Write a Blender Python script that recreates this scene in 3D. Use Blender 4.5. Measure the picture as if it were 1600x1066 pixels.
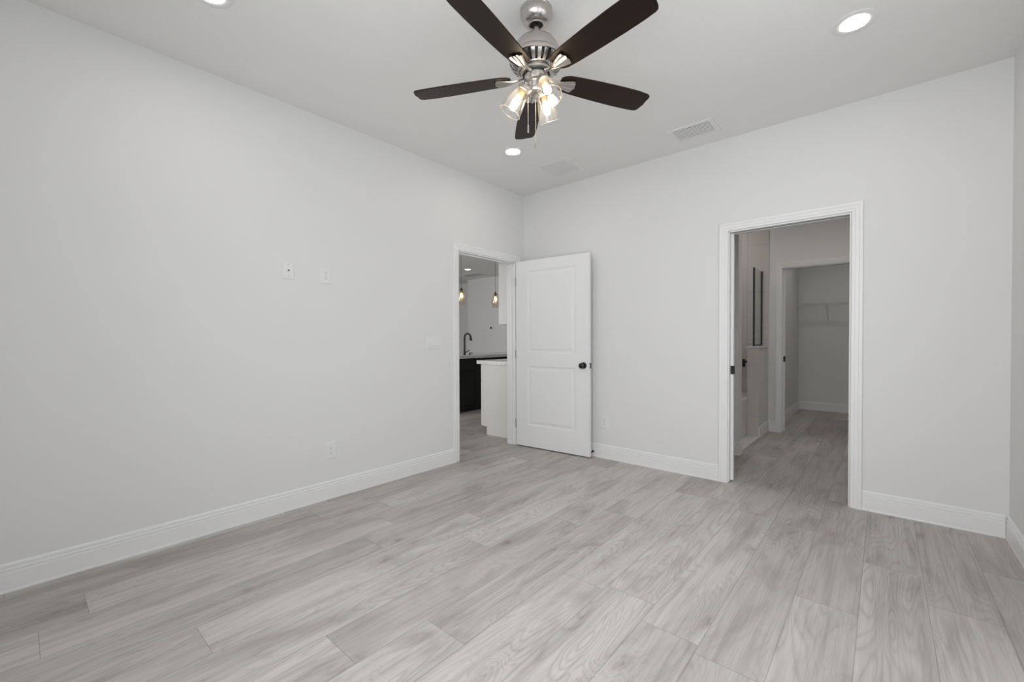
import bpy, bmesh, math, random
from mathutils import Vector, Matrix
PI = math.pi
rad = math.radians
scene = bpy.context.scene
COL = scene.collection
for _o in list(bpy.data.objects):
    bpy.data.objects.remove(_o)

# ------------------------------------------------------------------ camera
YAW, PITCH, ROLL = 0.713467, -0.0131, -0.003352
F = Vector((-math.sin(YAW) * math.cos(PITCH), math.cos(YAW) * math.cos(PITCH), math.sin(PITCH)))
R = Vector((math.cos(YAW), math.sin(YAW), 0))
U = R.cross(F)
R2 = R * math.cos(ROLL) + U * math.sin(ROLL)
U2 = -R * math.sin(ROLL) + U * math.cos(ROLL)
cam_d = bpy.data.cameras.new('camera')
cam = bpy.data.objects.new('camera', cam_d)
COL.objects.link(cam)
m = Matrix((R2, U2, -F)).transposed().to_4x4()
m.translation = Vector((3.1034, -3.7932, 1.1772))
cam.matrix_world = m
cam_d.sensor_width = 36.0
cam_d.lens = 670.884 / 1600 * 36
cam_d.shift_y = 6.244 / 1600
cam_d.clip_start = 0.02
scene.camera = cam

# ------------------------------------------------------------------ view, world, daylight
vs = scene.view_settings
vs.view_transform = 'Standard'
vs.look = 'None'
vs.gamma = 1.0
vs.use_curve_mapping = False
vs.exposure = -0.24

world = bpy.data.worlds.new('overcast_sky')
scene.world = world
world.use_nodes = True
wbg = world.node_tree.nodes['Background']
wbg.inputs[0].default_value = (0.92, 0.96, 1.0, 1)
wbg.inputs[1].default_value = 3.0


def window_light(name, loc, rot, sx, sy, power, color=(1, 1, 1), spread=180):
    d = bpy.data.lights.new(name, 'AREA')
    d.shape = 'RECTANGLE'
    d.size, d.size_y, d.energy, d.color = sx, sy, power, color
    d.spread = rad(spread)
    o = bpy.data.objects.new(name, d)
    o.location, o.rotation_euler = loc, rot
    COL.objects.link(o)
    return o


BULB_E = 40.0        # fan bulbs
DOWN_E = 60.0        # recessed lamps of the bedroom
DOWN_K = 20.0        # recessed lamps of the kitchen, one visible and two added
DOWN_H = 122.0        # recessed lamps added in the hall and over the shower
DOWN_C = 125.0       # recessed lamp of the closet
WIN_REAR, WIN_KIT = 26, 47
# daylight: assumed rear window; right-wall and kitchen windows are added for their light
window_light('rear_window_daylight', (2.60, -4.42, 1.5), (rad(90), 0, 0), 1.8, 1.7, WIN_REAR, (0.985, 0.99, 1.0), 140)
for _n, _l, _r in (('rear_window_portal', (2.60, -4.40, 1.5), (rad(90), 0, 0)), ('added_right_window_portal', (3.80, -2.5, 1.5), (rad(90), 0, rad(90)))):
    window_light(_n, _l, _r, 1.8, 1.7, 1.0).data.cycles.is_portal = True     # guide for the sky's light
window_light('added_kitchen_window_portal', (-3.25, -3.09, 1.5), (rad(90), 0, 0), 2.0, 1.8, 1.0).data.cycles.is_portal = True
window_light('added_kitchen_window_light', (-3.25, -3.12, 1.5), (rad(90), 0, 0), 1.8, 1.7, WIN_KIT, (1.0, 0.99, 0.97), 110)  # added lamp for the kitchen, its spread narrowed towards the pale wall

# ------------------------------------------------------------------ helpers
def new_mat(name):
    mt = bpy.data.materials.new(name)
    mt.use_nodes = True
    nt = mt.node_tree
    return mt, nt, nt.nodes['Principled BSDF']


def nd(nt, kind, **kw):
    n = nt.nodes.new(kind)
    for k, v in kw.items():
        setattr(n, k, v)
    return n


def mat(name, col, rough=0.5, metal=0.0, var=0.03, scale=8.0, bump=0.0, bscale=60.0, spec=0.5, coat=0.0):
    mt, nt, p = new_mat(name)
    tc = nd(nt, 'ShaderNodeTexCoord')
    nz = nd(nt, 'ShaderNodeTexNoise')
    nz.inputs['Scale'].default_value = scale
    nz.inputs['Detail'].default_value = 3
    nt.links.new(tc.outputs['Object'], nz.inputs['Vector'])
    mx = nd(nt, 'ShaderNodeMix', data_type='RGBA')
    mx.inputs['A'].default_value = (*[c * (1 - var) for c in col], 1)
    mx.inputs['B'].default_value = (*[min(1, c * (1 + var)) for c in col], 1)
    nt.links.new(nz.outputs['Fac'], mx.inputs['Factor'])
    nt.links.new(mx.outputs['Result'], p.inputs['Base Color'])
    p.inputs['Roughness'].default_value = rough
    p.inputs['Metallic'].default_value = metal
    p.inputs['Specular IOR Level'].default_value = spec
    if coat:
        p.inputs['Coat Weight'].default_value = coat
        p.inputs['Coat Roughness'].default_value = 0.15
    if bump:
        n2 = nd(nt, 'ShaderNodeTexNoise')
        n2.inputs['Scale'].default_value = bscale
        n2.inputs['Detail'].default_value = 2
        nt.links.new(tc.outputs['Object'], n2.inputs['Vector'])
        b = nd(nt, 'ShaderNodeBump')
        b.inputs['Strength'].default_value = bump
        b.inputs['Distance'].default_value = 0.003
        nt.links.new(n2.outputs['Fac'], b.inputs['Height'])
        nt.links.new(b.outputs['Normal'], p.inputs['Normal'])
    return mt


def glow(name, col, e):
    mt, nt, p = new_mat(name)
    p.inputs['Base Color'].default_value = (*col, 1)
    p.inputs['Emission Color'].default_value = (*col, 1)
    p.inputs['Emission Strength'].default_value = e
    return mt


def thin_glass(name, tint=(1, 1, 1), edge=0.35, face=0.04, rough=0.03, milk=0.0):
    mt, nt, p = new_mat(name)
    nt.nodes.remove(p)
    out = nt.nodes['Material Output']
    tr = nd(nt, 'ShaderNodeBsdfTransparent')
    tr.inputs[0].default_value = (*tint, 1)
    gl = nd(nt, 'ShaderNodeBsdfGlossy')
    gl.inputs['Roughness'].default_value = rough
    lw = nd(nt, 'ShaderNodeLayerWeight')
    lw.inputs['Blend'].default_value = 0.35
    mr = nd(nt, 'ShaderNodeMapRange')
    mr.inputs['To Min'].default_value = face
    mr.inputs['To Max'].default_value = edge
    mx = nd(nt, 'ShaderNodeMixShader')
    pw = nd(nt, 'ShaderNodeMath', operation='POWER')
    pw.inputs[1].default_value = 2.2
    nt.links.new(lw.outputs['Facing'], pw.inputs[0])
    nt.links.new(pw.outputs[0], mr.inputs['Value'])
    nt.links.new(mr.outputs['Result'], mx.inputs[0])
    clear = tr.outputs[0]
    if milk:
        df = nd(nt, 'ShaderNodeBsdfTranslucent')
        df.inputs[0].default_value = (0.9, 0.88, 0.86, 1)
        m2 = nd(nt, 'ShaderNodeMixShader')
        m2.inputs[0].default_value = milk
        nt.links.new(tr.outputs[0], m2.inputs[1])
        nt.links.new(df.outputs[0], m2.inputs[2])
        clear = m2.outputs[0]
    nt.links.new(clear, mx.inputs[1])
    nt.links.new(gl.outputs[0], mx.inputs[2])
    nt.links.new(mx.outputs[0], out.inputs['Surface'])
    return mt


class MB:
    """collects shapes and links them as one mesh object"""
    def __init__(self):
        self.bm = bmesh.new()

    def box(self, x0, x1, y0, y1, z0, z1, mtx=None):
        vs_ = [self.bm.verts.new(v) for v in ((x0, y0, z0), (x1, y0, z0), (x1, y1, z0), (x0, y1, z0),
                                              (x0, y0, z1), (x1, y0, z1), (x1, y1, z1), (x0, y1, z1))]
        if mtx is not None:
            for v in vs_:
                v.co = mtx @ v.co
        for f in ((3, 2, 1, 0), (4, 5, 6, 7), (0, 1, 5, 4), (1, 2, 6, 5), (2, 3, 7, 6), (3, 0, 4, 7)):
            self.bm.faces.new([vs_[i] for i in f])
        return self

    def loft(self, rings, closed=True, cap=True):
        rr = [[self.bm.verts.new(p) for p in r] for r in rings]
        n = len(rr[0])
        for a, b in zip(rr, rr[1:]):
            for i in range(n if closed else n - 1):
                j = (i + 1) % n
                self.bm.faces.new((a[i], a[j], b[j], b[i]))
        if cap and closed:
            self.bm.faces.new(rr[0][::-1])
            self.bm.faces.new(rr[-1])
        return self

    def lathe(self, prof, c=(0, 0, 0), mtx=None, seg=40, a0=0.0, a1=2 * PI, cap=False):
        full = abs(a1 - a0 - 2 * PI) < 1e-6
        n = seg if full else seg + 1
        mtx = mtx or Matrix.Translation(c)
        cols = []
        for r_, z in prof:
            if r_ < 1e-6:
                cols.append([self.bm.verts.new(mtx @ Vector((0, 0, z)))])
            else:
                cols.append([self.bm.verts.new(mtx @ Vector((r_ * math.cos(a0 + (a1 - a0) * i / seg),
                                                             r_ * math.sin(a0 + (a1 - a0) * i / seg), z))) for i in range(n)])
        for a, b in zip(cols, cols[1:]):
            for i in range(seg):
                j = (i + 1) % n
                q = []
                for v in (a[i % len(a)], a[j % len(a)], b[j % len(b)], b[i % len(b)]):
                    if v not in q:
                        q.append(v)
                if len(q) > 2:
                    self.bm.faces.new(q)
        if cap:
            for cc in (cols[0], cols[-1]):
                if len(cc) > 2:
                    self.bm.faces.new(cc)
        return self

    def tube(self, pts, r, seg=10):
        pts = [Vector(p) for p in pts]
        rs = r if isinstance(r, (list, tuple)) else [r] * len(pts)
        rings = []
        t0 = (pts[1] - pts[0]).normalized()
        up = Vector((0, 0, 1)) if abs(t0.z) < 0.9 else Vector((1, 0, 0))
        x = t0.cross(up).normalized()
        for i, p in enumerate(pts):
            t = (pts[min(i + 1, len(pts) - 1)] - pts[max(i - 1, 0)]).normalized()
            x = (x - t * x.dot(t)).normalized()
            y = t.cross(x)
            rings.append([p + (x * math.cos(2 * PI * k / seg) + y * math.sin(2 * PI * k / seg)) * rs[i] for k in range(seg)])
        return self.loft(rings)

    def prism(self, prof, axis, a, b):
        """profile points (p, q) swept along an axis; axis 'x': (y,z); 'y': (x,z); 'z': (x,y)"""
        def P(p, t):
            return {'x': (t, p[0], p[1]), 'y': (p[0], t, p[1]), 'z': (p[0], p[1], t)}[axis]
        return self.loft([[P(p, a) for p in prof], [P(p, b) for p in prof]])

    def build(self, name, material, parent=None, bevel=0.0, smooth=False, seg=2, loc=None):
        bmesh.ops.recalc_face_normals(self.bm, faces=self.bm.faces)
        me = bpy.data.meshes.new(name)
        self.bm.to_mesh(me)
        self.bm.free()
        for mt in (material if isinstance(material, (list, tuple)) else [material]):
            me.materials.append(mt)
        o = bpy.data.objects.new(name, me)
        COL.objects.link(o)
        if smooth:
            for p in me.polygons:
                p.use_smooth = True
            try:
                me.set_sharp_from_angle(angle=rad(40))
            except Exception:
                pass
        if bevel:
            b = o.modifiers.new('edge', 'BEVEL')
            b.width, b.segments, b.limit_method = bevel, seg, 'ANGLE'
            b.harden_normals = False
        if parent is not None:
            o.parent = parent
        return o


def tag(o, label=None, cat=None, group=None, kind=None):
    if label:
        o['label'] = label
    if cat:
        o['category'] = cat
    if group:
        o['group'] = group
    if kind:
        o['kind'] = kind
    return o


def thing(name, loc, label, cat, group=None, rot=(0, 0, 0)):
    o = bpy.data.objects.new(name, None)
    o.empty_display_size = 0.05
    COL.objects.link(o)
    o.location, o.rotation_euler = loc, rot
    return tag(o, label, cat, group)


def copy_tree(o, parent=None):
    c = o.copy()
    COL.objects.link(c)
    if parent is not None:
        c.parent = parent
    for ch in list(o.children):
        copy_tree(ch, c)
    return c


def struct(o, label=None, cat=None):
    return tag(o, label, cat, kind='structure')


# ------------------------------------------------------------------ materials
M_WALL = mat('wall_paint', (0.80, 0.798, 0.793), 0.75, var=0.006, scale=2.5, bump=0.08, bscale=160, spec=0.25)
M_CEIL = mat('ceiling_paint', (0.87, 0.865, 0.855), 0.9, var=0.008, scale=5, bump=0.25, bscale=45, spec=0.15)
M_TRIM = mat('trim_paint', (0.87, 0.868, 0.866), 0.38, var=0.006, scale=4)
M_DOOR = mat('door_paint', (0.86, 0.86, 0.86), 0.42, var=0.006, scale=4)
M_PLAST = mat('white_plastic', (0.83, 0.828, 0.822), 0.35, var=0.005)
M_PLASTG = mat('plate_slot', (0.25, 0.25, 0.25), 0.5)
M_DARK = mat('dark_hole', (0.02, 0.02, 0.02), 0.6)
M_BLACK = mat('matte_black_metal', (0.018, 0.018, 0.02), 0.38, metal=0.3)
M_BRONZE = mat('dark_bronze', (0.045, 0.042, 0.042), 0.3, metal=0.8)
M_NICKEL = mat('hinge_nickel', (0.40, 0.39, 0.385), 0.42, metal=1.0)
M_WIRE = mat('white_coated_wire', (0.78, 0.78, 0.78), 0.4)
M_CAB = mat('white_cabinet_paint', (0.83, 0.82, 0.80), 0.42, var=0.006)
M_ISLAND = mat('black_cabinet_paint', (0.0035, 0.0035, 0.004), 0.6, var=0.1)
M_BRASS = mat('brass', (0.55, 0.40, 0.20), 0.3, metal=1.0)
M_CHAIN = mat('chain_metal', (0.62, 0.57, 0.52), 0.35, metal=0.7)
M_BULB = glow('glowing_bulb', (1.0, 0.80, 0.52), BULB_E)
M_PBULB = glow('glowing_pendant_bulb', (1.0, 0.66, 0.30), 5.0)
M_LENS = glow('glowing_lens', (1.0, 0.96, 0.90), DOWN_E)
M_LENS_K = glow('glowing_kitchen_lens', (1.0, 0.94, 0.86), DOWN_K)
M_LENS_C = glow('glowing_closet_lens', (1.0, 0.96, 0.90), DOWN_C)
M_LENS_H = glow('added_hall_lamp_lens', (1.0, 0.96, 0.90), DOWN_H)
M_GLASS = thin_glass('clear_glass', edge=0.7, face=0.03, rough=0.04, milk=0.03)
M_RIM = thin_glass('glass_rim', edge=0.8, face=0.2, rough=0.1, milk=0.45)
M_PGLASS = thin_glass('pendant_glass', tint=(0.97, 0.95, 0.92), edge=0.8, face=0.08, rough=0.08, milk=0.06)
M_PANE = thin_glass('window_pane', edge=0.3, face=0.03)
M_SCREEN = thin_glass('shower_glass', tint=(0.93, 0.95, 0.94), edge=0.3, face=0.05)
M_SOCK = mat('amber_socket', (0.65, 0.45, 0.22), 0.35, metal=0.6)


def brushed_nickel():
    mt, nt, p = new_mat('brushed_nickel')
    tc = nd(nt, 'ShaderNodeTexCoord')
    mp = nd(nt, 'ShaderNodeMapping')
    mp.inputs['Scale'].default_value = (3, 3, 220)
    nz = nd(nt, 'ShaderNodeTexNoise')
    nz.inputs['Scale'].default_value = 6
    nt.links.new(tc.outputs['Object'], mp.inputs['Vector'])
    nt.links.new(mp.outputs['Vector'], nz.inputs['Vector'])
    cr = nd(nt, 'ShaderNodeMix', data_type='RGBA')
    cr.inputs['A'].default_value = (0.50, 0.47, 0.445, 1)
    cr.inputs['B'].default_value = (0.62, 0.59, 0.56, 1)
    nt.links.new(nz.outputs['Fac'], cr.inputs['Factor'])
    nt.links.new(cr.outputs['Result'], p.inputs['Base Color'])
    p.inputs['Metallic'].default_value = 1.0
    p.inputs['Roughness'].default_value = 0.28
    p.inputs['Anisotropic'].default_value = 0.5
    return mt


M_BN = brushed_nickel()


def blade_wood():
    mt, nt, p = new_mat('espresso_wood')
    tc = nd(nt, 'ShaderNodeTexCoord')
    mp = nd(nt, 'ShaderNodeMapping')
    mp.inputs['Scale'].default_value = (3, 60, 60)
    nz = nd(nt, 'ShaderNodeTexNoise')
    nz.inputs['Scale'].default_value = 2.2
    nz.inputs['Detail'].default_value = 4
    nt.links.new(tc.outputs['Object'], mp.inputs['Vector'])
    nt.links.new(mp.outputs['Vector'], nz.inputs['Vector'])
    cr = nd(nt, 'ShaderNodeMix', data_type='RGBA')
    cr.inputs['A'].default_value = (0.007, 0.0034, 0.0027, 1)
    cr.inputs['B'].default_value = (0.024, 0.0115, 0.008, 1)
    nt.links.new(nz.outputs['Fac'], cr.inputs['Factor'])
    nt.links.new(cr.outputs['Result'], p.inputs['Base Color'])
    p.inputs['Roughness'].default_value = 0.40
    p.inputs['Specular IOR Level'].default_value = 0.22
    return mt


M_BLADE = blade_wood()


def marble():
    mt, nt, p = new_mat('veined_quartz')
    tc = nd(nt, 'ShaderNodeTexCoord')
    nz = nd(nt, 'ShaderNodeTexNoise')
    nz.inputs['Scale'].default_value = 3.0
    nz.inputs['Detail'].default_value = 6
    nz.inputs['Distortion'].default_value = 1.5
    nt.links.new(tc.outputs['Object'], nz.inputs['Vector'])
    cr = nd(nt, 'ShaderNodeValToRGB')
    e = cr.color_ramp.elements
    e[0].position, e[0].color = 0.46, (0.84, 0.83, 0.82, 1)
    e[1].position, e[1].color = 0.56, (0.84, 0.83, 0.82, 1)
    k = cr.color_ramp.elements.new(0.51)
    k.color = (0.70, 0.69, 0.68, 1)
    nt.links.new(nz.outputs['Fac'], cr.inputs['Fac'])
    nt.links.new(cr.outputs['Color'], p.inputs['Base Color'])
    p.inputs['Roughness'].default_value = 0.25
    return mt


M_QUARTZ = marble()
M_SOLID = mat('white_solid_surface', (0.78, 0.76, 0.75), 0.35, var=0.01)


def tile_mat():
    # 0.3 x 0.6 m upright porcelain tiles, half-bond; joints anchored to the wall's own corner
    mt, nt, p = new_mat('shower_tile')
    tc = nd(nt, 'ShaderNodeTexCoord')
    sp = nd(nt, 'ShaderNodeSeparateXYZ')
    nt.links.new(tc.outputs['Object'], sp.inputs[0])
    ad = nd(nt, 'ShaderNodeMath', operation='ADD')
    nt.links.new(sp.outputs['X'], ad.inputs[0])
    nt.links.new(sp.outputs['Y'], ad.inputs[1])
    cm = nd(nt, 'ShaderNodeCombineXYZ')
    zs = nd(nt, 'ShaderNodeMath', operation='SUBTRACT')
    zs.inputs[1].default_value = 0.256
    nt.links.new(sp.outputs['Z'], zs.inputs[0])
    nt.links.new(zs.outputs[0], cm.inputs['X'])
    nt.links.new(ad.outputs[0], cm.inputs['Y'])
    br = nd(nt, 'ShaderNodeTexBrick')
    br.offset = 0.5
    br.inputs['Color1'].default_value = (0.66, 0.62, 0.60, 1)
    br.inputs['Color2'].default_value = (0.63, 0.60, 0.58, 1)
    br.inputs['Mortar'].default_value = (0.47, 0.45, 0.44, 1)
    br.inputs['Scale'].default_value = 1.0
    br.inputs['Mortar Size'].default_value = 0.003
    br.inputs['Brick Width'].default_value = 0.606
    br.inputs['Row Height'].default_value = 0.30
    nt.links.new(cm.outputs[0], br.inputs['Vector'])
    nt.links.new(br.outputs['Color'], p.inputs['Base Color'])
    p.inputs['Roughness'].default_value = 0.3
    return mt


M_TILE = tile_mat()
PW, PL = 0.228, 1.524


def floor_mat():
    mt, nt, p = new_mat('grey_oak_planks')
    L = nt.links.new
    uv = nd(nt, 'ShaderNodeUVMap', uv_map='plank')
    at = nd(nt, 'ShaderNodeAttribute', attribute_name='plank_seed')
    spx = nd(nt, 'ShaderNodeSeparateXYZ')
    L(uv.outputs[0], spx.inputs[0])
    # seed offsets the grain from board to board
    sm = nd(nt, 'ShaderNodeVectorMath', operation='SCALE')
    L(at.outputs['Color'], sm.inputs[0])
    sm.inputs['Scale'].default_value = 37.0
    va = nd(nt, 'ShaderNodeVectorMath', operation='ADD')
    L(uv.outputs[0], va.inputs[0])
    L(sm.outputs[0], va.inputs[1])

    def mapped(scale):
        mp = nd(nt, 'ShaderNodeMapping')
        mp.inputs['Scale'].default_value = scale
        L(va.outputs[0], mp.inputs['Vector'])
        return mp.outputs[0]

    def noise(scale, s, det, dist=0.0, rough=0.55):
        n = nd(nt, 'ShaderNodeTexNoise')
        n.inputs['Scale'].default_value = s
        n.inputs['Detail'].default_value = det
        n.inputs['Distortion'].default_value = dist
        n.inputs['Roughness'].default_value = rough
        L(mapped(scale), n.inputs['Vector'])
        return n.outputs['Fac']

    def mathn(op, a, b=None, c=None):
        n = nd(nt, 'ShaderNodeMath', operation=op)
        for i, v in enumerate((a, b, c)):
            if v is None:
                continue
            if isinstance(v, (int, float)):
                n.inputs[i].default_value = v
            else:
                L(v, n.inputs[i])
        return n.outputs[0]

    def ramp(fac, stops):
        r = nd(nt, 'ShaderNodeValToRGB')
        e = r.color_ramp.elements
        while len(e) < len(stops):
            e.new(0.5)
        for el, (pos, c) in zip(e, stops):
            el.position = pos
            el.color = (*c, 1) if isinstance(c, tuple) else (c, c, c, 1)
        L(fac, r.inputs[0])
        return r.outputs[0]

    def mixc(fac, a, b, mode='MIX'):
        n = nd(nt, 'ShaderNodeMix', data_type='RGBA', blend_type=mode)
        for key, v in (('Factor', fac), ('A', a), ('B', b)):
            if isinstance(v, (int, float)):
                n.inputs[key].default_value = v
            elif isinstance(v, tuple):
                n.inputs[key].default_value = (*v, 1)
            else:
                L(v, n.inputs[key])
        return n.outputs['Result']

    ss = nd(nt, 'ShaderNodeSeparateXYZ')
    L(at.outputs['Color'], ss.inputs[0])
    tone, hue = ss.outputs['X'], ss.outputs['Y']
    lo = mixc(hue, (0.480, 0.457, 0.426), (0.493, 0.448, 0.427))
    hi = mixc(hue, (0.640, 0.618, 0.587), (0.647, 0.609, 0.583))
    base = mixc(tone, lo, hi)
    # knots: wobbly elongated spots, most cells have none
    vo = nd(nt, 'ShaderNodeTexVoronoi')
    vo.inputs['Scale'].default_value = 1.0
    wob = nd(nt, 'ShaderNodeVectorMath', operation='ADD')
    wn = nd(nt, 'ShaderNodeTexNoise')
    wn.inputs['Scale'].default_value = 3.0
    wn.inputs['Detail'].default_value = 3
    L(mapped((8, 5, 1)), wn.inputs['Vector'])
    wsc = nd(nt, 'ShaderNodeVectorMath', operation='SCALE')
    wsc.inputs['Scale'].default_value = 0.32
    L(wn.outputs['Color'], wsc.inputs[0])
    L(mapped((4.6, 2.6, 1)), wob.inputs[0])
    L(wsc.outputs[0], wob.inputs[1])
    L(wob.outputs[0], vo.inputs['Vector'])
    gate = nd(nt, 'ShaderNodeSeparateXYZ')
    L(vo.outputs['Color'], gate.inputs[0])
    g = mathn('GREATER_THAN', gate.outputs['X'], 0.42)
    kd = vo.outputs['Distance']
    near = mathn('MULTIPLY', g, ramp(kd, [(0.0, 1.0), (0.42, 0.0)]))
    # broad cloudy streaks along the board
    cloud = noise((7, 1.6, 1), 1.0, 5, 0.8)
    base = mixc(1.0, base, ramp(cloud, [(0.28, (0.74, 0.725, 0.715)), (0.52, (1.0, 1.0, 1.0)), (0.78, (1.10, 1.10, 1.10))]), 'MULTIPLY')
    streak = noise((34, 1.1, 1), 1.0, 4, 0.5)
    base = mixc(1.0, base, ramp(streak, [(0.30, (0.84, 0.825, 0.815)), (0.50, (1.0, 1.0, 1.0)), (0.8, (1.04, 1.04, 1.04))]), 'MULTIPLY')
    # cathedral figure: contour lines of a slow noise, bending round the knots
    fig = noise((6.0, 0.8, 1), 1.0, 1.5, 0.35)
    fig = mathn('ADD', fig, mathn('MULTIPLY', near, 0.16))
    lines = mathn('PINGPONG', mathn('MULTIPLY', fig, 26.0), 0.5)
    figm = ramp(noise((3, 0.9, 1), 1.0, 2, 0.0), [(0.36, 0.15), (0.60, 1.0)])
    lin = ramp(lines, [(0.0, (0.82, 0.80, 0.79)), (0.20, (0.96, 0.955, 0.95)), (0.5, (1.0, 1.0, 1.0))])
    lin = mixc(figm, (1.0, 1.0, 1.0), lin)
    base = mixc(1.0, base, lin, 'MULTIPLY')
    # fine pores
    pores = noise((150, 3.2, 1), 1.0, 3, 0.2)
    base = mixc(1.0, base, ramp(pores, [(0.3, 0.90), (0.55, 1.0), (0.8, 1.05)]), 'MULTIPLY')
    kn = ramp(kd, [(0.015, (0.60, 0.56, 0.54)), (0.075, (0.80, 0.775, 0.76)), (0.16, (0.95, 0.94, 0.935)), (0.30, (1.0, 1.0, 1.0))])
    base = mixc(1.0, base, mixc(g, (1.0, 1.0, 1.0), kn), 'MULTIPLY')
    # joints
    du = mathn('MINIMUM', spx.outputs['X'], mathn('SUBTRACT', PW, spx.outputs['X']))
    dv = mathn('MINIMUM', spx.outputs['Y'], mathn('SUBTRACT', PL, spx.outputs['Y']))
    d = mathn('MINIMUM', du, dv)
    jt = nd(nt, 'ShaderNodeMapRange')
    jt.inputs['From Min'].default_value = 0.0004
    jt.inputs['From Max'].default_value = 0.0022
    jt.inputs['To Min'].default_value = 0.62
    jt.inputs['To Max'].default_value = 1.0
    L(d, jt.inputs['Value'])
    base = mixc(1.0, base, jt.outputs[0], 'MULTIPLY')
    L(base, p.inputs['Base Color'])
    rg = nd(nt, 'ShaderNodeMapRange')
    rg.inputs['To Min'].default_value = 0.38
    rg.inputs['To Max'].default_value = 0.5
    L(pores, rg.inputs['Value'])
    L(rg.outputs[0], p.inputs['Roughness'])
    p.inputs['Specular IOR Level'].default_value = 0.45
    b = nd(nt, 'ShaderNodeBump')
    b.inputs['Strength'].default_value = 0.12
    b.inputs['Distance'].default_value = 0.002
    L(pores, b.inputs['Height'])
    L(b.outputs['Normal'], p.inputs['Normal'])
    return mt


# ------------------------------------------------------------------ the setting
H, W, D = 2.80, 3.665, -4.26       # ceiling height, room width (x), far end behind the camera (y)
T = 0.12                            # wall thickness
KX, KY0, KY1 = -6.4, -2.95, 4.30    # kitchen beyond the left wall
CY = 4.75                           # closet's far wall
DY0, DY1, DH = -1.000, -0.142, 2.036    # bedroom door opening in the left wall
PX0, PX1, PH = 2.150, 2.928, 2.046      # pocket door opening in the back wall
CX0, CX1, CH = 2.150, 2.930, 2.050      # closet door opening
HY = 2.45                           # hall's far wall


def build_floor():
    rng = random.Random(11)
    bm = bmesh.new()
    uvl = bm.loops.layers.uv.new('plank')
    cl = bm.loops.layers.float_color.new('plank_seed')
    known = {-1: -3.60, 2: -3.323, 4: -3.0, 5: -2.676, 8: -2.095, 10: -1.47, 12: -1.175, 11: -0.89, 6: -2.0, 1: -2.45}
    tones = {(-3, 0): .2, (-3, -1): .1, (-2, 0): .25, (-2, -1): .2, (-1, 0): .6, (-1, -1): .2, (0, 0): .3, (0, -1): .4, (1, 0): .35, (1, -1): .3, (1, 1): .3,
             (2, 0): 1.0, (2, 1): .7, (2, -1): .65, (3, -1): .95, (3, 0): .9, (3, -2): .95, (4, 0): .55, (4, -1): 1.0, (4, 1): .8, (5, 0): .55, (5, -1): 1.0, (5, 1): .7,
             (6, 0): .8, (6, -1): .95, (7, 0): .8, (7, -1): .9, (7, -2): .9, (8, 0): .95, (8, -1): .6, (9, 0): .35, (9, -1): .4, (9, -2): .5,
             (10, 0): .25, (10, -1): .8, (11, 0): .3, (11, -1): .6, (12, 0): .15, (12, -1): .65, (13, 0): .2, (13, -1): .3}      # known boards; other rows lighter mid-room, darker towards the side walls
    x_ref = 0.521                       # joint line; row r spans x_ref + r*PW ...
    r0 = math.floor((KX - T - x_ref) / PW)
    r1 = math.ceil((W + T - x_ref) / PW)
    ymin, ymax = D - T, CY + T
    for r in range(r0, r1 + 1):
        xa, xb = x_ref + r * PW, x_ref + (r + 1) * PW
        j = known.get(r, rng.uniform(-PL, 0))
        k0 = math.floor((ymin - j) / PL)
        k = k0
        while j + k * PL < ymax:
            ya, yb = j + k * PL, j + (k + 1) * PL
            k += 1
            X0, X1, Y0, Y1 = max(xa, KX - T), min(xb, W + T), max(ya, ymin), min(yb, ymax)
            if X1 <= X0 or Y1 <= Y0:
                continue
            f = bm.faces.new([bm.verts.new(v) for v in ((X0, Y0, 0), (X1, Y0, 0), (X1, Y1, 0), (X0, Y1, 0))])
            seed = (tones.get((r, k - 1), rng.random()), rng.random(), rng.random(), 1)
            for lp in f.loops:
                lp[uvl].uv = (lp.vert.co.x - xa, lp.vert.co.y - ya)
                lp[cl] = seed
    vs_ = [bm.verts.new(v) for v in ((KX - T, ymin, -0.1), (W + T, ymin, -0.1), (W + T, ymax, -0.1), (KX - T, ymax, -0.1),
                                     (KX - T, ymin, 0), (W + T, ymin, 0), (W + T, ymax, 0), (KX - T, ymax, 0))]
    for f in ((3, 2, 1, 0), (0, 1, 5, 4), (1, 2, 6, 5), (2, 3, 7, 6), (3, 0, 4, 7)):
        bm.faces.new([vs_[i] for i in f])
    me = bpy.data.meshes.new('floor')
    bm.to_mesh(me)
    bm.free()
    me.materials.append(floor_mat())
    o = bpy.data.objects.new('floor', me)
    COL.objects.link(o)
    return struct(o, 'light grey wood plank floor running through every room', 'floor')


build_floor()
struct(MB().box(KX - T, W + T, D - T, CY + T, H, H + 0.1).build('ceiling', M_CEIL), 'flat white lightly textured ceiling', 'ceiling')

# bedroom walls
WX0, WX1, WZ0, WZ1 = 1.70, 3.50, 0.65, 2.35
b = MB()
b.box(-T, 0, D - T, DY0, 0, H).box(-T, 0, DY1, CY + T, 0, H).box(-T, 0, DY0, DY1, DH, H)
struct(b.build('wall_left', M_WALL), 'long plain white wall with the outlets and the open bedroom doorway', 'wall')
b = MB()
b.box(0, PX0 - 0.002, 0, T, 0, H).box(PX1 + 0.002, W, 0, T, 0, H).box(PX0 - 0.002, PX1 + 0.002, 0, T, PH + 0.002, H)
struct(b.build('wall_back', M_WALL), 'white wall pierced by the doorway to the closet hall', 'wall')
b = MB()
RY0, RY1 = -3.4, -1.6
b.box(W, W + T, D - T, RY0, 0, H).box(W, W + T, RY1, CY + T, 0, H).box(W, W + T, RY0, RY1, 0, WZ0).box(W, W + T, RY0, RY1, WZ1, H)
struct(b.build('wall_right', M_WALL), 'narrow strip of white wall at the right edge', 'wall')
b = MB()
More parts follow.
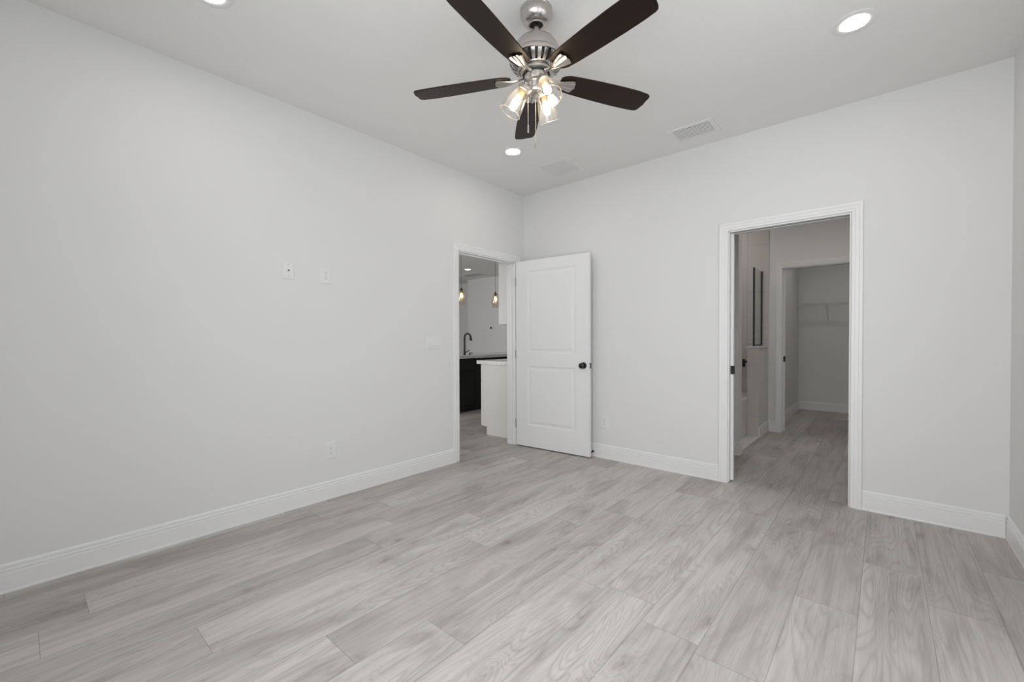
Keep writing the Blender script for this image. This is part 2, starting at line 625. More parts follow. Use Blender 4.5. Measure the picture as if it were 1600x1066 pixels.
b.box(0, WX0, D - T, D, 0, H).box(WX1, W, D - T, D, 0, H).box(WX0, WX1, D - T, D, 0, WZ0).box(WX0, WX1, D - T, D, WZ1, H)
struct(b.build('wall_front', M_WALL), 'white window wall behind the camera', 'wall')
# kitchen shell
struct(MB().box(KX - T, KX, KY0 - T, CY + T, 0, H).build('wall_kitchen_far', M_WALL), 'shaded grey wall at the far end of the kitchen', 'wall')
struct(MB().box(-5.5, -T, KY1, KY1 + T, 0, H).build('wall_kitchen_side', M_WALL), 'pale kitchen wall carrying the thermostat', 'wall')
struct(MB().box(KX, -T, CY, CY + T, 0, H).build('wall_kitchen_alcove', M_WALL), 'shaded wall beyond the end of the pale kitchen wall', 'wall')
b = MB()
b.box(KX, -4.25, KY0 - T, KY0, 0, H).box(-2.25, -T, KY0 - T, KY0, 0, H).box(-4.25, -2.25, KY0 - T, KY0, 0, 0.6).box(-4.25, -2.25, KY0 - T, KY0, 2.4, H)
struct(b.build('wall_kitchen_window', M_WALL), 'unseen kitchen wall with the added window', 'wall')
# hall, shower and closet shell
b = MB()
b.box(0, CX0 - 0.002, HY, HY + T, 0, H).box(CX1 + 0.002, W, HY, HY + T, 0, H).box(CX0 - 0.002, CX1 + 0.002, HY, HY + T, CH + 0.002, H)
struct(b.build('wall_hall_far', M_WALL), 'grey lit hall wall around the closet doorway', 'wall')
struct(MB().box(0.9, 2.0, 0.96, 1.09, 0, H).build('wall_shower_partition', M_WALL), 'end of the partition wall left of the shower', 'wall')
struct(MB().box(1.90, 2.03, HY + T, CY, 0, H).build('wall_closet_left', M_WALL), 'left wall inside the closet', 'wall')
struct(MB().box(-T, W + T, CY, CY + T, 0, H).build('wall_closet_back', M_WALL), 'back wall inside the closet behind the wire shelf', 'wall')
pony = struct(MB().box(1.882, 1.99, 1.94, HY, 0, 1.066).build('wall_pony', M_WALL), 'low pony wall beside the shower', 'wall')
MB().box(1.870 + 0.25, 1.992 + 0.25, 1.930, 1.940, 0.0, 1.066).box(1.870 + 0.25, 1.882 + 0.25, 1.94, HY - 0.01, 0.0, 1.066).build('tile_facing', M_TILE, pony).location = (-0.25, 0, 0)
MB().box(1.856, 2.006, 1.916, HY - 0.01, 1.066, 1.086).build('cap', M_SOLID, pony, bevel=0.003)
struct(MB().box(0.90, 2.0, HY - 0.01, HY, 0, H).build('wall_shower_tile', M_TILE), 'tall tiled shower wall behind the framed glass', 'wall')
struct(MB().box(0.90, 0.912, 1.09, HY - 0.01, 0, H).build('wall_shower_end', M_TILE), 'tiled end wall inside the shower', 'wall')
struct(MB().box(1.872, 2.004, 1.09, 1.93, 0, 0.022).build('trim_1', M_SOLID, bevel=0.003), 'flat white shower threshold on the hall floor', 'threshold')
struct(MB().box(0.912, 1.868, 1.70, 2.439, 0.0, 0.45).box(0.912, 1.870, 1.95, 2.439, 0.45, 0.47).build('trim_2', M_SOLID), 'white bench ledge inside the shower', 'bench')

# windows (all out of view; right-wall and kitchen ones added to let daylight in)
def window(n, x0, x1, y0, y1, z0, z1, label):
    f = MB()
    s = 0.05
    f.box(x0, x0 + s, y0, y1, z0, z1).box(x1 - s, x1, y0, y1, z0, z1)
    f.box(x0 + s, x1 - s, y0, y1, z0, z0 + s).box(x0 + s, x1 - s, y0, y1, z1 - s, z1)
    xm = (x0 + x1) / 2
    f.box(xm - 0.025, xm + 0.025, y0, y1, z0 + s, z1 - s)
    o = struct(f.build('window_%d' % n, M_TRIM), label, 'window')
    ym = (y0 + y1) / 2
    MB().box(x0 + s, xm - 0.025, ym - 0.003, ym + 0.003, z0 + s, z1 - s).build('pane', M_PANE, o)
    MB().box(xm + 0.025, x1 - s, ym - 0.003, ym + 0.003, z0 + s, z1 - s).build('pane', M_PANE, o)
    return o


window(1, WX0, WX1, D - 0.09, D - 0.03, WZ0, WZ1, 'white framed bedroom window behind the camera')
wo = window(3, -0.9, 0.9, -0.03, 0.03, WZ0, WZ1, 'white framed bedroom window added in the right wall beside the camera')  # added opening, lets more sky light into the bedroom
wo.location = (W + 0.06, (RY0 + RY1) / 2, 0)
wo.rotation_euler = (0, 0, rad(90))
window(2, -4.25, -2.25, KY0 - 0.09, KY0 - 0.03, 0.6, 2.4, 'white framed kitchen window added out of view')  # added to light the cabinet end and the pale side wall

# ---- casings: stepped profile swept round an opening with mitred corners
CAS = [(0.0, 0.0), (0.0, 0.009), (0.004, 0.011), (0.018, 0.011), (0.022, 0.014), (0.040, 0.0145), (0.044, 0.018), (0.060, 0.019), (0.0635, 0.016), (0.0635, 0.0)]


def casing(fn, a0, a1, top, z0=0.0):
    """fn(a, t, z) -> point; a runs along the wall, t stands out from it"""
    mb = MB()
    st = []
    st.append([fn(a0 - u, t, z0) for u, t in CAS])
    st.append([fn(a0 - u, t, top + u) for u, t in CAS])
    st.append([fn(a1 + u, t, top + u) for u, t in CAS])
    st.append([fn(a1 + u, t, z0) for u, t in CAS])
    mb.loft(st)
    return mb


struct(casing(lambda a, t, z: (t, a, z), DY0 - 0.003, DY1 + 0.003, DH + 0.003).build('trim_3', M_TRIM), 'white door casing round the bedroom doorway', 'door casing')
struct(casing(lambda a, t, z: (a, -t, z), PX0 - 0.006, PX1 + 0.004, PH + 0.004).build('trim_4', M_TRIM), 'white door casing round the doorway to the closet hall', 'door casing')
struct(casing(lambda a, t, z: (a, HY - t, z), CX0 - 0.004, CX1 + 0.004, CH + 0.004).build('trim_5', M_TRIM), 'white door casing round the inner closet doorway', 'door casing')
struct(casing(lambda a, t, z: (-T - t, a, z), DY0 - 0.003, DY1 + 0.003, DH + 0.003).build('trim_6', M_TRIM), 'door casing on the kitchen side of the bedroom doorway', 'door casing')

# ---- jambs
jb = MB()
jb.box(-T - 0.002, 0.002, DY0 - 0.001, DY0 + 0.010, 0, DH).box(-T - 0.002, 0.002, DY1 - 0.010, DY1 + 0.001, 0, DH)
jb.box(-T - 0.002, 0.002, DY0 + 0.010, DY1 - 0.010, DH - 0.010, DH + 0.001)
jb.box(-0.075, -0.042, DY0 + 0.010, DY0 + 0.021, 0, DH - 0.01).box(-0.075, -0.042, DY1 - 0.021, DY1 - 0.010, 0, DH - 0.01)
jb.box(-0.075, -0.042, DY0 + 0.021, DY1 - 0.021, DH - 0.021, DH - 0.010)
struct(jb.build('trim_7', M_TRIM), 'white door jamb with stop lining the bedroom doorway', 'door jamb')


def pocket_jamb(n, x0, x1, top, y0, label):
    j = MB()
    for ya, yb in ((y0 - 0.002, y0 + 0.040), (y0 + 0.082, y0 + T + 0.002)):
        j.box(x0 - 0.001, x0 + 0.006, ya, yb, 0.012, top)
        j.box(x0 - 0.001, x1 + 0.001, ya, yb, top - 0.008, top + 0.001)
    j.box(x1 - 0.006, x1 + 0.001, y0 - 0.002, y0 + T + 0.002, 0.0, top - 0.008)
    o = struct(j.build('trim_%d' % n, M_TRIM), label, 'door jamb')
    MB().box(x0 - 0.001, x1 - 0.006, y0 + 0.040, y0 + 0.082, top - 0.001, top + 0.001).build('track_slot', M_DARK, o)
    return o


pocket_jamb(8, PX0, PX1, PH, 0.0, 'split white jamb of the pocket door to the closet hall')
pocket_jamb(9, CX0, CX1, CH, HY, 'split white jamb of the inner closet pocket door')

# ---- baseboards
BB = [(0, 0), (0.015, 0), (0.015, 0.008), (0.0135, 0.012), (0.0135, 0.090), (0.0095, 0.093), (0.0095, 0.097), (0.0125, 0.099), (0.0125, 0.108), (0.0075, 0.111), (0.0075, 0.115), (0.0095, 0.118), (0.009, 0.128), (0.004, 0.1345), (0, 0.1345)]


def base_x(name, x0, x1, y, s, label):      # along x; stands out s from the wall plane y
    struct(MB().prism([(y + s * t, z) for t, z in BB], 'x', x0, x1).build(name, M_TRIM), label, 'baseboard')


def base_y(name, y0, y1, x, s, label):
    struct(MB().prism([(x + s * t, z) for t, z in BB], 'y', y0, y1).build(name, M_TRIM), label, 'baseboard')


base_y('baseboard_left', D + 0.015, DY0 - 0.067, 0, 1, 'long white baseboard under the plain left wall')
base_x('baseboard_back', 0.0, PX0 - 0.070, 0, -1, 'white baseboard between the open door and the closet hall doorway')
base_x('baseboard_back_right', PX1 + 0.068, W - 0.015, 0, -1, 'short white baseboard right of the closet hall doorway')
base_y('baseboard_right', D + 0.015, -0.0, W, -1, 'white baseboard at the right edge')
base_x('baseboard_front', 0.0, W, D, 1, 'white baseboard under the window behind the camera')
base_x('baseboard_hall_far', 1.99 + 0.015, CX0 - 0.068, HY, -1, 'tiny white baseboard left of the inner closet doorway')
base_y('baseboard_pony', 1.94, HY - 0.0, 1.99, 1, 'white baseboard along the pony wall')
base_y('baseboard_partition_end', 0.96 - 0.015, 1.09, 2.0, 1, 'white baseboard on the end of the shower partition')
base_x('baseboard_partition', 0.9, 2.0, 0.96, -1, 'white baseboard on the face of the shower partition')
base_y('baseboard_closet_left', HY + T, CY - 0.015, 2.03, 1, 'white baseboard on the left wall inside the closet')
base_x('baseboard_closet_back', 2.03, W, CY, -1, 'white baseboard on the back wall inside the closet')

# ------------------------------------------------------------------ bedroom door (open into the room)
A = Vector((0.026, -0.166, 0.0))
Bp = Vector((0.918, -0.104, 0.0))
DW = (Bp - A).length
dang = math.atan2(Bp.y - A.y, Bp.x - A.x)
DZ, DHT, DT = 0.012, 2.018, 0.035


def panel_door(name, w, h, panels, loc, rot):
    """local x along the width, y 0..DT thickness, z up; moulded recessed panels on both faces"""
    mb = MB()
    bm = mb.bm
    xs = sorted({0, w} | {p[0] for p in panels} | {p[1] for p in panels})
    zs = sorted({0, h} | {p[2] for p in panels} | {p[3] for p in panels})

    def is_panel(xa, xb, za, zb):
        return any(p[0] <= xa and xb <= p[1] and p[2] <= za and zb <= p[3] for p in panels)
    prof = [(0.0, 0.0), (0.008, 0.005), (0.016, 0.0065), (0.030, 0.0065), (0.046, 0.002)]   # inset, depth
    for y, s in ((0.0, 1), (DT, -1)):
        for xa, xb in zip(xs, xs[1:]):
            for za, zb in zip(zs, zs[1:]):
                if not is_panel(xa, xb, za, zb):
                    bm.faces.new([bm.verts.new(v) for v in ((xa, y, za), (xb, y, za), (xb, y, zb), (xa, y, zb))])
        for xa, xb, za, zb in panels:
            rings = [[(xa + i, y + s * d, za + i), (xb - i, y + s * d, za + i), (xb - i, y + s * d, zb - i), (xa + i, y + s * d, zb - i)] for i, d in prof]
            rr = [[bm.verts.new(v) for v in r] for r in rings]
            for a, c in zip(rr, rr[1:]):
                for i in range(4):
                    j = (i + 1) % 4
                    bm.faces.new((a[i], a[j], c[j], c[i]))
            bm.faces.new(rr[-1])
    for q in (((0, 0, 0), (0, DT, 0), (0, DT, h), (0, 0, h)), ((w, 0, 0), (w, DT, 0), (w, DT, h), (w, 0, h)),
              ((0, 0, 0), (w, 0, 0), (w, DT, 0), (0, DT, 0)), ((0, 0, h), (w, 0, h), (w, DT, h), (0, DT, h))):
        bm.faces.new([bm.verts.new(v) for v in q])
    bmesh.ops.remove_doubles(bm, verts=bm.verts, dist=1e-5)
    o = mb.build(name, M_DOOR)
    o.location = loc
    o.rotation_euler = (0, 0, rot)
    return o


door = panel_door('door_1', DW, DHT, [(0.155, DW - 0.155, 1.015, DHT - 0.115), (0.155, DW - 0.155, 0.230, 0.875)],
                  (A.x, A.y, DZ), dang)
struct(door, 'white two-panel bedroom door standing open against the back wall', 'door')
# knob: rose + neck + ball, both faces
kx, kz = DW - 0.066, 0.915 - DZ
knob = MB()
for s, y in ((-1, 0.0), (1, DT)):
    mt_ = Matrix.Translation((kx, y, kz)) @ Matrix.Rotation(rad(90 * s if s < 0 else -90), 4, 'X')
    mt_ = Matrix.Translation((kx, y, kz)) @ (Matrix.Rotation(rad(90), 4, 'X') if s < 0 else Matrix.Rotation(rad(-90), 4, 'X'))
    sc = 1.0 if s < 0 else 0.82
    knob.lathe([(0, 0), (0.033, 0), (0.033, 0.004), (0.029, 0.009), (0.014, 0.012), (0.012, 0.025 * sc), (0.018, 0.031 * sc),
                (0.026, 0.037 * sc), (0.0285, 0.046 * sc), (0.026, 0.056 * sc), (0.018, 0.0605 * sc), (0.008, 0.0612 * sc), (0, 0.0605 * sc)], mtx=mt_, seg=28)
kn = tag(knob.build('door_knob', M_BRONZE, door, smooth=True), 'dark bronze door knob')
MB().box(DW - 0.0005, DW + 0.0012, 0.005, 0.030, kz - 0.028, kz + 0.028).build('latch_plate', M_BLACK, door)
for hz in (1.80, 1.00, 0.235):
    h = MB()
    h.lathe([(0, hz - 0.045), (0.0065, hz - 0.045), (0.0065, hz + 0.045), (0, hz + 0.045)], c=(-0.0055, -0.002, 0), seg=12)
    h.box(-0.0035, -0.0005, 0.0, 0.030, hz - 0.043, hz + 0.043)
    h.build('hinge', M_NICKEL, door)

# pocket doors, slid into their walls, only the leading edge shows
def pocket_door(name, x_edge, y0, top, label):
    o = MB().box(x_edge - 0.75, x_edge, y0 + 0.044, y0 + 0.078, 0.014, top).build(name, M_DOOR, bevel=0.0015)
    struct(o, label, 'door')
    e = MB()
    e.box(x_edge - 0.03, x_edge + 0.0015, y0 + 0.0425, y0 + 0.0795, 0.885, 0.955)
    tag(e.build('edge_pull', M_BLACK, o, bevel=0.003), 'black edge pull')
    return o


pocket_door('door_2', PX0 + 0.026, 0.0, PH - 0.010, 'leading edge of the white pocket door to the closet hall')
pocket_door('door_3', CX0 + 0.022, HY, CH - 0.010, 'leading edge of the white closet pocket door')

# door stop on the baseboard behind the open door
st = thing('door_stop', (0.905, -0.0138, 0.052), 'small black door stop on the baseboard behind the open door', 'door stop')
mx = Matrix.Rotation(rad(90), 4, 'X')
MB().lathe([(0, 0), (0.011, 0), (0.011, 0.003), (0.005, 0.005), (0.005, 0.035), (0, 0.035)], mtx=mx, seg=16).build('stem', M_BLACK, st, smooth=True)
MB().lathe([(0, 0.032), (0.010, 0.033), (0.0115, 0.037), (0.0105, 0.045), (0, 0.046)], mtx=mx, seg=16).build('bumper', M_BLACK, st, smooth=True)

# ------------------------------------------------------------------ wall plates
def plate_frame(loc, wall):
    """local x along the wall, y outwards, z up"""
    rot = {'left': rad(-90), 'back': rad(180), 'kside': rad(180)}[wall]
    return loc, (0, 0, rot)


def plate(name, loc, wall, w, h, label, cat, group=None):
    l, r = plate_frame(loc, wall)
    t = thing(name, l, label, cat, group, rot=r)
    MB().loft([[(-w / 2, 0, -h / 2), (w / 2, 0, -h / 2), (w / 2, 0, h / 2), (-w / 2, 0, h / 2)],
               [(-w / 2, .003, -h / 2), (w / 2, .003, -h / 2), (w / 2, .003, h / 2), (-w / 2, .003, h / 2)],
               [(-w / 2 + .004, .0065, -h / 2 + .004), (w / 2 - .004, .0065, -h / 2 + .004), (w / 2 - .004, .0065, h / 2 - .004), (-w / 2 + .004, .0065, h / 2 - .004)]]).build('cover_plate', M_PLAST, t)
    return t


def outlet(loc, wall, label, group=None):
    t = plate('wall_outlet', loc, wall, 0.080, 0.122, label, 'outlet', group)
    for s in (-1, 1):
        zc = s * 0.0195
        rc = MB()
        pts = []
        for i in range(24):
            a = 2 * PI * i / 24
            pts.append((max(-0.0145, min(0.0145, 0.0175 * math.cos(a))), zc + 0.0145 * math.sin(a)))
        rc.loft([[(p[0], 0.006, p[1]) for p in pts], [(p[0], 0.0085, p[1]) for p in pts]])
        f = rc.build('receptacle', M_PLAST, t)
        sl = MB()
        sl.box(-0.0075, -0.0055, 0.0083, 0.0089, zc - 0.001, zc + 0.008).box(0.0055, 0.0075, 0.0083, 0.0089, zc - 0.001, zc + 0.0065)
        sl.lathe([(0, 0), (0.0027, 0), (0.0027, 0.0006), (0, 0.0006)], mtx=Matrix.Translation((0, 0.0083, zc - 0.0075)) @ Matrix.Rotation(rad(-90), 4, 'X'), seg=12)
        sl.build('slot', M_PLASTG, f)
    MB().lathe([(0, 0), (0.0028, 0), (0.002, 0.0012), (0, 0.0014)], mtx=Matrix.Translation((0, 0.0065, 0)) @ Matrix.Rotation(rad(-90), 4, 'X'), seg=12).build('screw', M_NICKEL, t)
    return t


outlet((0, -2.299, 1.651), 'left', 'white wall outlet high on the plain wall, beside the cable jack plate')
outlet((0, -2.272, 0.359), 'left', 'white wall outlet low on the plain wall, just above the baseboard')
outlet((1.026, 0, 0.357), 'back', 'white wall outlet low on the back wall, right of the open door edge')
cj = plate('cable_jack_plate', (0, -2.561, 1.657), 'left', 0.078, 0.120, 'white cable jack plate with one small dark centre jack', 'wall plate')
rx = Matrix.Rotation(rad(-90), 4, 'X')
MB().lathe([(0, 0.006), (0.0065, 0.006), (0.0065, 0.009), (0.0048, 0.0095), (0.0048, 0.016), (0.0, 0.016)], mtx=rx, seg=12).build('coaxial_jack', M_NICKEL, cj)
MB().lathe([(0, 0.0161), (0.0042, 0.0161), (0.0042, 0.0166), (0, 0.0166)], mtx=rx, seg=12).build('jack_socket', M_DARK, cj)
for s in (-1, 1):
    MB().lathe([(0, 0.0063), (0.0028, 0.0063), (0.002, 0.0075), (0, 0.0077)], mtx=Matrix.Translation((0, 0, s * 0.042)) @ rx, seg=10).build('screw', M_NICKEL, cj)
sw = plate('light_switch', (0, -1.3005, 1.150), 'left', 0.165, 0.116, 'white triple rocker light switch left of the bedroom doorway', 'light switch')
for i in (-1, 0, 1):
    xc = i * 0.046
    MB().loft([[(xc - 0.0165, 0.006, -0.033), (xc + 0.0165, 0.006, -0.033), (xc + 0.0165, 0.006, 0.033), (xc - 0.0165, 0.006, 0.033)],
               [(xc - 0.0160, 0.0125, -0.0325), (xc + 0.0160, 0.0125, -0.0325), (xc + 0.0160, 0.0075, 0.0325), (xc - 0.0160, 0.0075, 0.0325)]]).build('rocker', M_PLAST, sw)
    MB().box(xc - 0.0165, xc + 0.0165, 0.0062, 0.0068, -0.0352, -0.0333).build('rocker_gap', M_PLASTG, sw)

# ------------------------------------------------------------------ ceiling fixtures
DL = {}


def downlight(loc, label, group='recessed ceiling lights', lens=M_LENS):
    if lens in DL:
        t = copy_tree(DL[lens])
        t.location = loc
        return tag(t, label, 'ceiling light', group)
    t = thing('recessed_light', loc, label, 'ceiling light', group)
    MB().lathe([(0.096, 0.0), (0.096, -0.002), (0.092, -0.004), (0.076, -0.0045), (0.064, -0.004), (0.059, -0.001)], seg=48).build('trim_ring', M_PLAST, t, smooth=True)
    MB().lathe([(0.061, -0.0022), (0.04, -0.0032), (0, -0.0035)], seg=40).build('lens', lens, t, smooth=True)
    DL[lens] = t
    return t


ZC = H
downlight((0.671, -0.962, ZC), 'small round recessed light glowing beyond the fan, near the flat square vent')
downlight((2.980, -0.955, ZC), 'large round recessed light glowing right of the fan, above the closet hall doorway')
downlight((0.715, -3.184, ZC), 'recessed light cut by the top edge of the photo, left of the fan')
downlight((2.980, -3.168, ZC), 'recessed light over the camera, outside the photo')
downlight((-4.175, 3.065, ZC), 'recessed light on the kitchen ceiling, seen through the open doorway', 'kitchen ceiling lights', M_LENS_K)
downlight((-1.2, 3.065, ZC), 'unseen recessed light added over the kitchen cabinets', 'kitchen ceiling lights', M_LENS_K)  # added out of view to brighten the kitchen
downlight((-1.2, -1.2, ZC), 'unseen recessed light added near the bedroom doorway on the kitchen side', 'kitchen ceiling lights', M_LENS_K)  # another added lamp, fills the kitchen with light
downlight((2.95, 3.35, ZC), 'recessed light inside the closet', lens=M_LENS_C)
downlight((1.35, 1.85, ZC), 'unseen recessed light added over the shower', lens=M_LENS_H)  # added to light the dim tiled shower
downlight((2.9, 1.3, ZC), 'unseen recessed light added in the closet hall', lens=M_LENS_H)  # lamp added to raise the hall's brightness

# supply register with louvres
vt = thing('ceiling_vent', (1.973, -0.315, ZC), 'white louvred ceiling vent between the fan and the closet hall doorway', 'ceiling vent')
f = MB()
ox, oy, ix, iy = 0.168, 0.125, 0.132, 0.088
for q in ((-ox, -ix, -oy, oy), (ix, ox, -oy, oy)):
    f.box(q[0], q[1], q[2], q[3], -0.008, 0)
f.box(-ix, ix, -oy, -iy, -0.008, 0).box(-ix, ix, iy, oy, -0.008, 0)
f.build('frame', M_PLAST, vt, bevel=0.003)
MB().box(-ix, ix, -iy, iy, -0.0012, -0.0002).build('duct_opening', M_DARK, vt)
lv = MB()
n = 8
for i in range(n):
    yc = -iy + (i + 0.5) * 2 * iy / n
    lv.box(-ix, ix, -0.0060, 0.0060, -0.0009, 0.0009, mtx=Matrix.Translation((0, yc, -0.0085)) @ Matrix.Rotation(rad(-8), 4, 'X'))
lv.build('louvre', M_PLAST, vt)
# flat square return
rt = thing('ceiling_vent', (0.765, -0.390, ZC), 'flat square white ceiling vent beside the small recessed light, near the room corner', 'ceiling vent')
f = MB()
o_, i_ = 0.186, 0.146
f.box(-o_, -i_, -o_, o_, -0.005, 0).box(i_, o_, -o_, o_, -0.005, 0).box(-i_, i_, -o_, -i_, -0.005, 0).box(-i_, i_, i_, o_, -0.005, 0)
f.build('frame', M_CEIL, rt, bevel=0.002)
g = MB().box(-i_, i_, -i_, i_, -0.0020, -0.0005)
for i in range(24):
    yc = -i_ + (i + 0.5) * 2 * i_ / 24
    g.box(-i_, i_, yc - 0.0035, yc + 0.0035, -0.0035, -0.0020)
g.build('grille', mat('grille_paint', (0.80, 0.79, 0.79), 0.6), rt)

# ------------------------------------------------------------------ ceiling fan
FX, FY, FZ = 1.799, -2.095, 0.028
fan = thing('ceiling_fan', (FX, FY, FZ), 'ceiling fan with five dark brown blades and a three-shade light kit', 'ceiling fan')
MB().lathe([(0.0, 2.7995 - FZ), (0.078, 2.7995 - FZ), (0.0785, 2.795 - FZ), (0.076, 2.792 - FZ), (0.0785, 2.788 - FZ), (0.078, 2.772 - FZ), (0.072, 2.754 - FZ), (0.060, 2.738 - FZ),
            (0.046, 2.729 - FZ), (0.038, 2.727 - FZ), (0.0365, 2.723 - FZ), (0.033, 2.723 - FZ), (0.031, 2.728 - FZ), (0.030, 2.735 - FZ)], seg=56).build('canopy', M_BN, fan, smooth=True)
MB().lathe([(0.0, 2.733 - FZ), (0.030, 2.733 - FZ)], seg=32).build('canopy_opening', M_DARK, fan)
MB().lathe([(0.0128, 2.75), (0.0128, 2.62)], seg=24).build('downrod', M_BN, fan, smooth=True)
mot = MB().lathe([(0.0128, 2.637), (0.04, 2.634), (0.07, 2.625), (0.093, 2.608), (0.109, 2.584), (0.118, 2.557), (0.120, 2.546), (0.120, 2.542),
                  (0.117, 2.540), (0.117, 2.537), (0.128, 2.535), (0.133, 2.529), (0.1345, 2.520), (0.133, 2.512), (0.129, 2.509)], seg=72)
mot.lathe([(0.0935, 2.4755), (0.0915, 2.471), (0.088, 2.4695), (0.06, 2.4695)], seg=72)
NV = 24
for i in range(NV):
    a = 2 * PI * i / NV
    mot.lathe([(0.124, 2.510), (0.1295, 2.510), (0.118, 2.491), (0.0935, 2.4745), (0.089, 2.478), (0.124, 2.510)], a0=a - rad(4.2), a1=a + rad(4.2), seg=4)
motor = mot.build('motor_housing', M_BN, fan, smooth=True)
MB().lathe([(0.118, 2.516), (0.108, 2.494), (0.080, 2.480)], seg=48).build('vent_core', M_DARK, motor)
MB().lathe([(0.0, 2.4695), (0.076, 2.4695), (0.079, 2.466), (0.077, 2.457), (0.068, 2.453), (0.0, 2.453)], seg=64).build('flywheel', M_BN, fan, smooth=True)
MB().lathe([(0.0655, 2.4575), (0.068, 2.453), (0.066, 2.4485), (0.059, 2.4485)], seg=56).build('gasket', M_DARK, fan, smooth=True)
sh = MB().lathe([(0.060, 2.452), (0.0605, 2.425), (0.058, 2.417), (0.046, 2.412), (0.043, 2.405), (0.043, 2.380), (0.041, 2.368), (0.034, 2.360), (0.018, 2.355), (0, 2.354)], seg=56)
sh.build('switch_housing', M_BN, fan, smooth=True)

ZB = 2.441
BASE = -9.7
N_BL = 5
blade_me = None
for k in range(N_BL):
    ang = rad(BASE + 72 * k)
    if blade_me is None:
        # outline: local x outwards, y along the tangent
        up = [(0.128, 0.030), (0.140, 0.043), (0.165, 0.053), (0.22, 0.0585), (0.34, 0.0645), (0.48, 0.0685), (0.57, 0.0685), (0.622, 0.0655), (0.634, 0.0605)]
        dn = [(0.648, -0.020), (0.650, -0.040), (0.645, -0.052), (0.63, -0.0600), (0.57, -0.0665), (0.48, -0.0675), (0.34, -0.0645), (0.22, -0.0585), (0.165, -0.053), (0.140, -0.043), (0.128, -0.030)]
        mid = [(0.641, 0.050), (0.650, 0.015)]
        out = up + mid + dn
        bl = MB().loft([[(x, y, -0.003) for x, y in out], [(x, y, 0.003) for x, y in out]])
        blade = bl.build('blade', M_BLADE, fan, bevel=0.0012)
        blade_me = blade
        # iron: curved arm ending in a fluted shell
        ir = MB()
        rows = []
        arm = [(0.066, 0.012, 0.005), (0.090, 0.011, 0.0), (0.115, 0.013, -0.006), (0.135, 0.020, -0.007), (0.160, 0.030, -0.0065), (0.185, 0.0375, -0.006), (0.198, 0.038, -0.006)]
        nf = 13
        for x, hw, z in arm:
            row = []
            fl = max(0.0, min(1.0, (x - 0.10) / 0.06))
            for i in range(nf):
                v = -1 + 2 * i / (nf - 1)
                flute = 0.0026 * fl * math.cos(v * PI * 2.5)
                arch = -0.006 * (1 - v * v) * (1 - 0.4 * fl)
                row.append((x + (0.012 * (1 - v * v) if x > 0.19 else 0), v * hw, z + arch - flute))
            rows.append(row)
        rings = [r + [(p[0], p[1], p[2] + 0.004) for p in r[::-1]] for r in rows]
        ir.loft(rings)
        iron = ir.build('blade_iron', M_BN, fan, smooth=True)
        iron0 = iron
    else:
        blade, iron = blade_me.copy(), iron0.copy()
        COL.objects.link(blade)
        COL.objects.link(iron)
    blade.location = (0, 0, ZB + 0.004)
    blade.rotation_euler = (Matrix.Rotation(ang, 3, 'Z') @ Matrix.Rotation(rad(-11), 3, 'X')).to_euler()
    iron.location = (0, 0, ZB)
    iron.rotation_euler = (Matrix.Rotation(ang, 3, 'Z') @ Matrix.Rotation(rad(-8), 3, 'X')).to_euler()

# light kit: three clear glass shades
first = None
TILT = 31
for az in (56, 172, -64):
    wa = rad(az) + YAW
    if first is None:
        lk = bpy.data.objects.new('lamp_holder', None)
        sm_ = MB()
        # local -z points along the lamp's axis
        sm_.lathe([(0.0, 0.030), (0.012, 0.030), (0.013, 0.010), (0.024, 0.006), (0.030, 0.0), (0.0305, -0.020), (0.027, -0.022), (0.0, -0.022)], seg=32)
        holder = sm_.build('lamp_holder', M_BN, fan, smooth=True)
        so = MB().lathe([(0, -0.020), (0.0165, -0.020), (0.0165, -0.046), (0.013, -0.050), (0, -0.050)], seg=24).build('socket', M_SOCK, holder, smooth=True)
        bu = MB().lathe([(0.010, -0.048), (0.011, -0.056), (0.015, -0.068), (0.0185, -0.082), (0.018, -0.094), (0.013, -0.105), (0.006, -0.110), (0, -0.111)], seg=28).build('bulb', M_BULB, holder, smooth=True)
        sd = MB().lathe([(0.0305, -0.012), (0.034, -0.024), (0.040, -0.045), (0.0455, -0.075), (0.051, -0.110), (0.0555, -0.142), (0.0535, -0.142), (0.049, -0.110), (0.0435, -0.075), (0.038, -0.045), (0.032, -0.024), (0.0290, -0.012)], seg=48)
        nglass = len(sd.bm.faces)
        sd.lathe([(0.0545 + 0.0019 * math.cos(2 * PI * i / 10), -0.1415 + 0.0019 * math.sin(2 * PI * i / 10)) for i in range(11)], seg=48)
        sd.bm.faces.index_update()
        for fc in sd.bm.faces:
            fc.material_index = 0 if fc.index < nglass else 1
        shade = sd.build('glass_shade', [M_GLASS, M_RIM], holder, smooth=True)
        first = holder
    else:
        holder = copy_tree(first, fan)
    dvec = Vector((math.cos(wa), math.sin(wa), 0))
    axis = (dvec * math.sin(rad(TILT)) + Vector((0, 0, -math.cos(rad(TILT))))).normalized()
    q = Vector((0, 0, -1)).rotation_difference(axis)
    holder.location = dvec * 0.060 + Vector((0, 0, 2.402))
    holder.rotation_mode = 'XYZ'
    holder.rotation_euler = q.to_euler()

# pull chains
def world_rf(r_, f_):
    return Vector((math.cos(YAW) * r_ - math.sin(YAW) * f_, math.sin(YAW) * r_ + math.cos(YAW) * f_, 0))


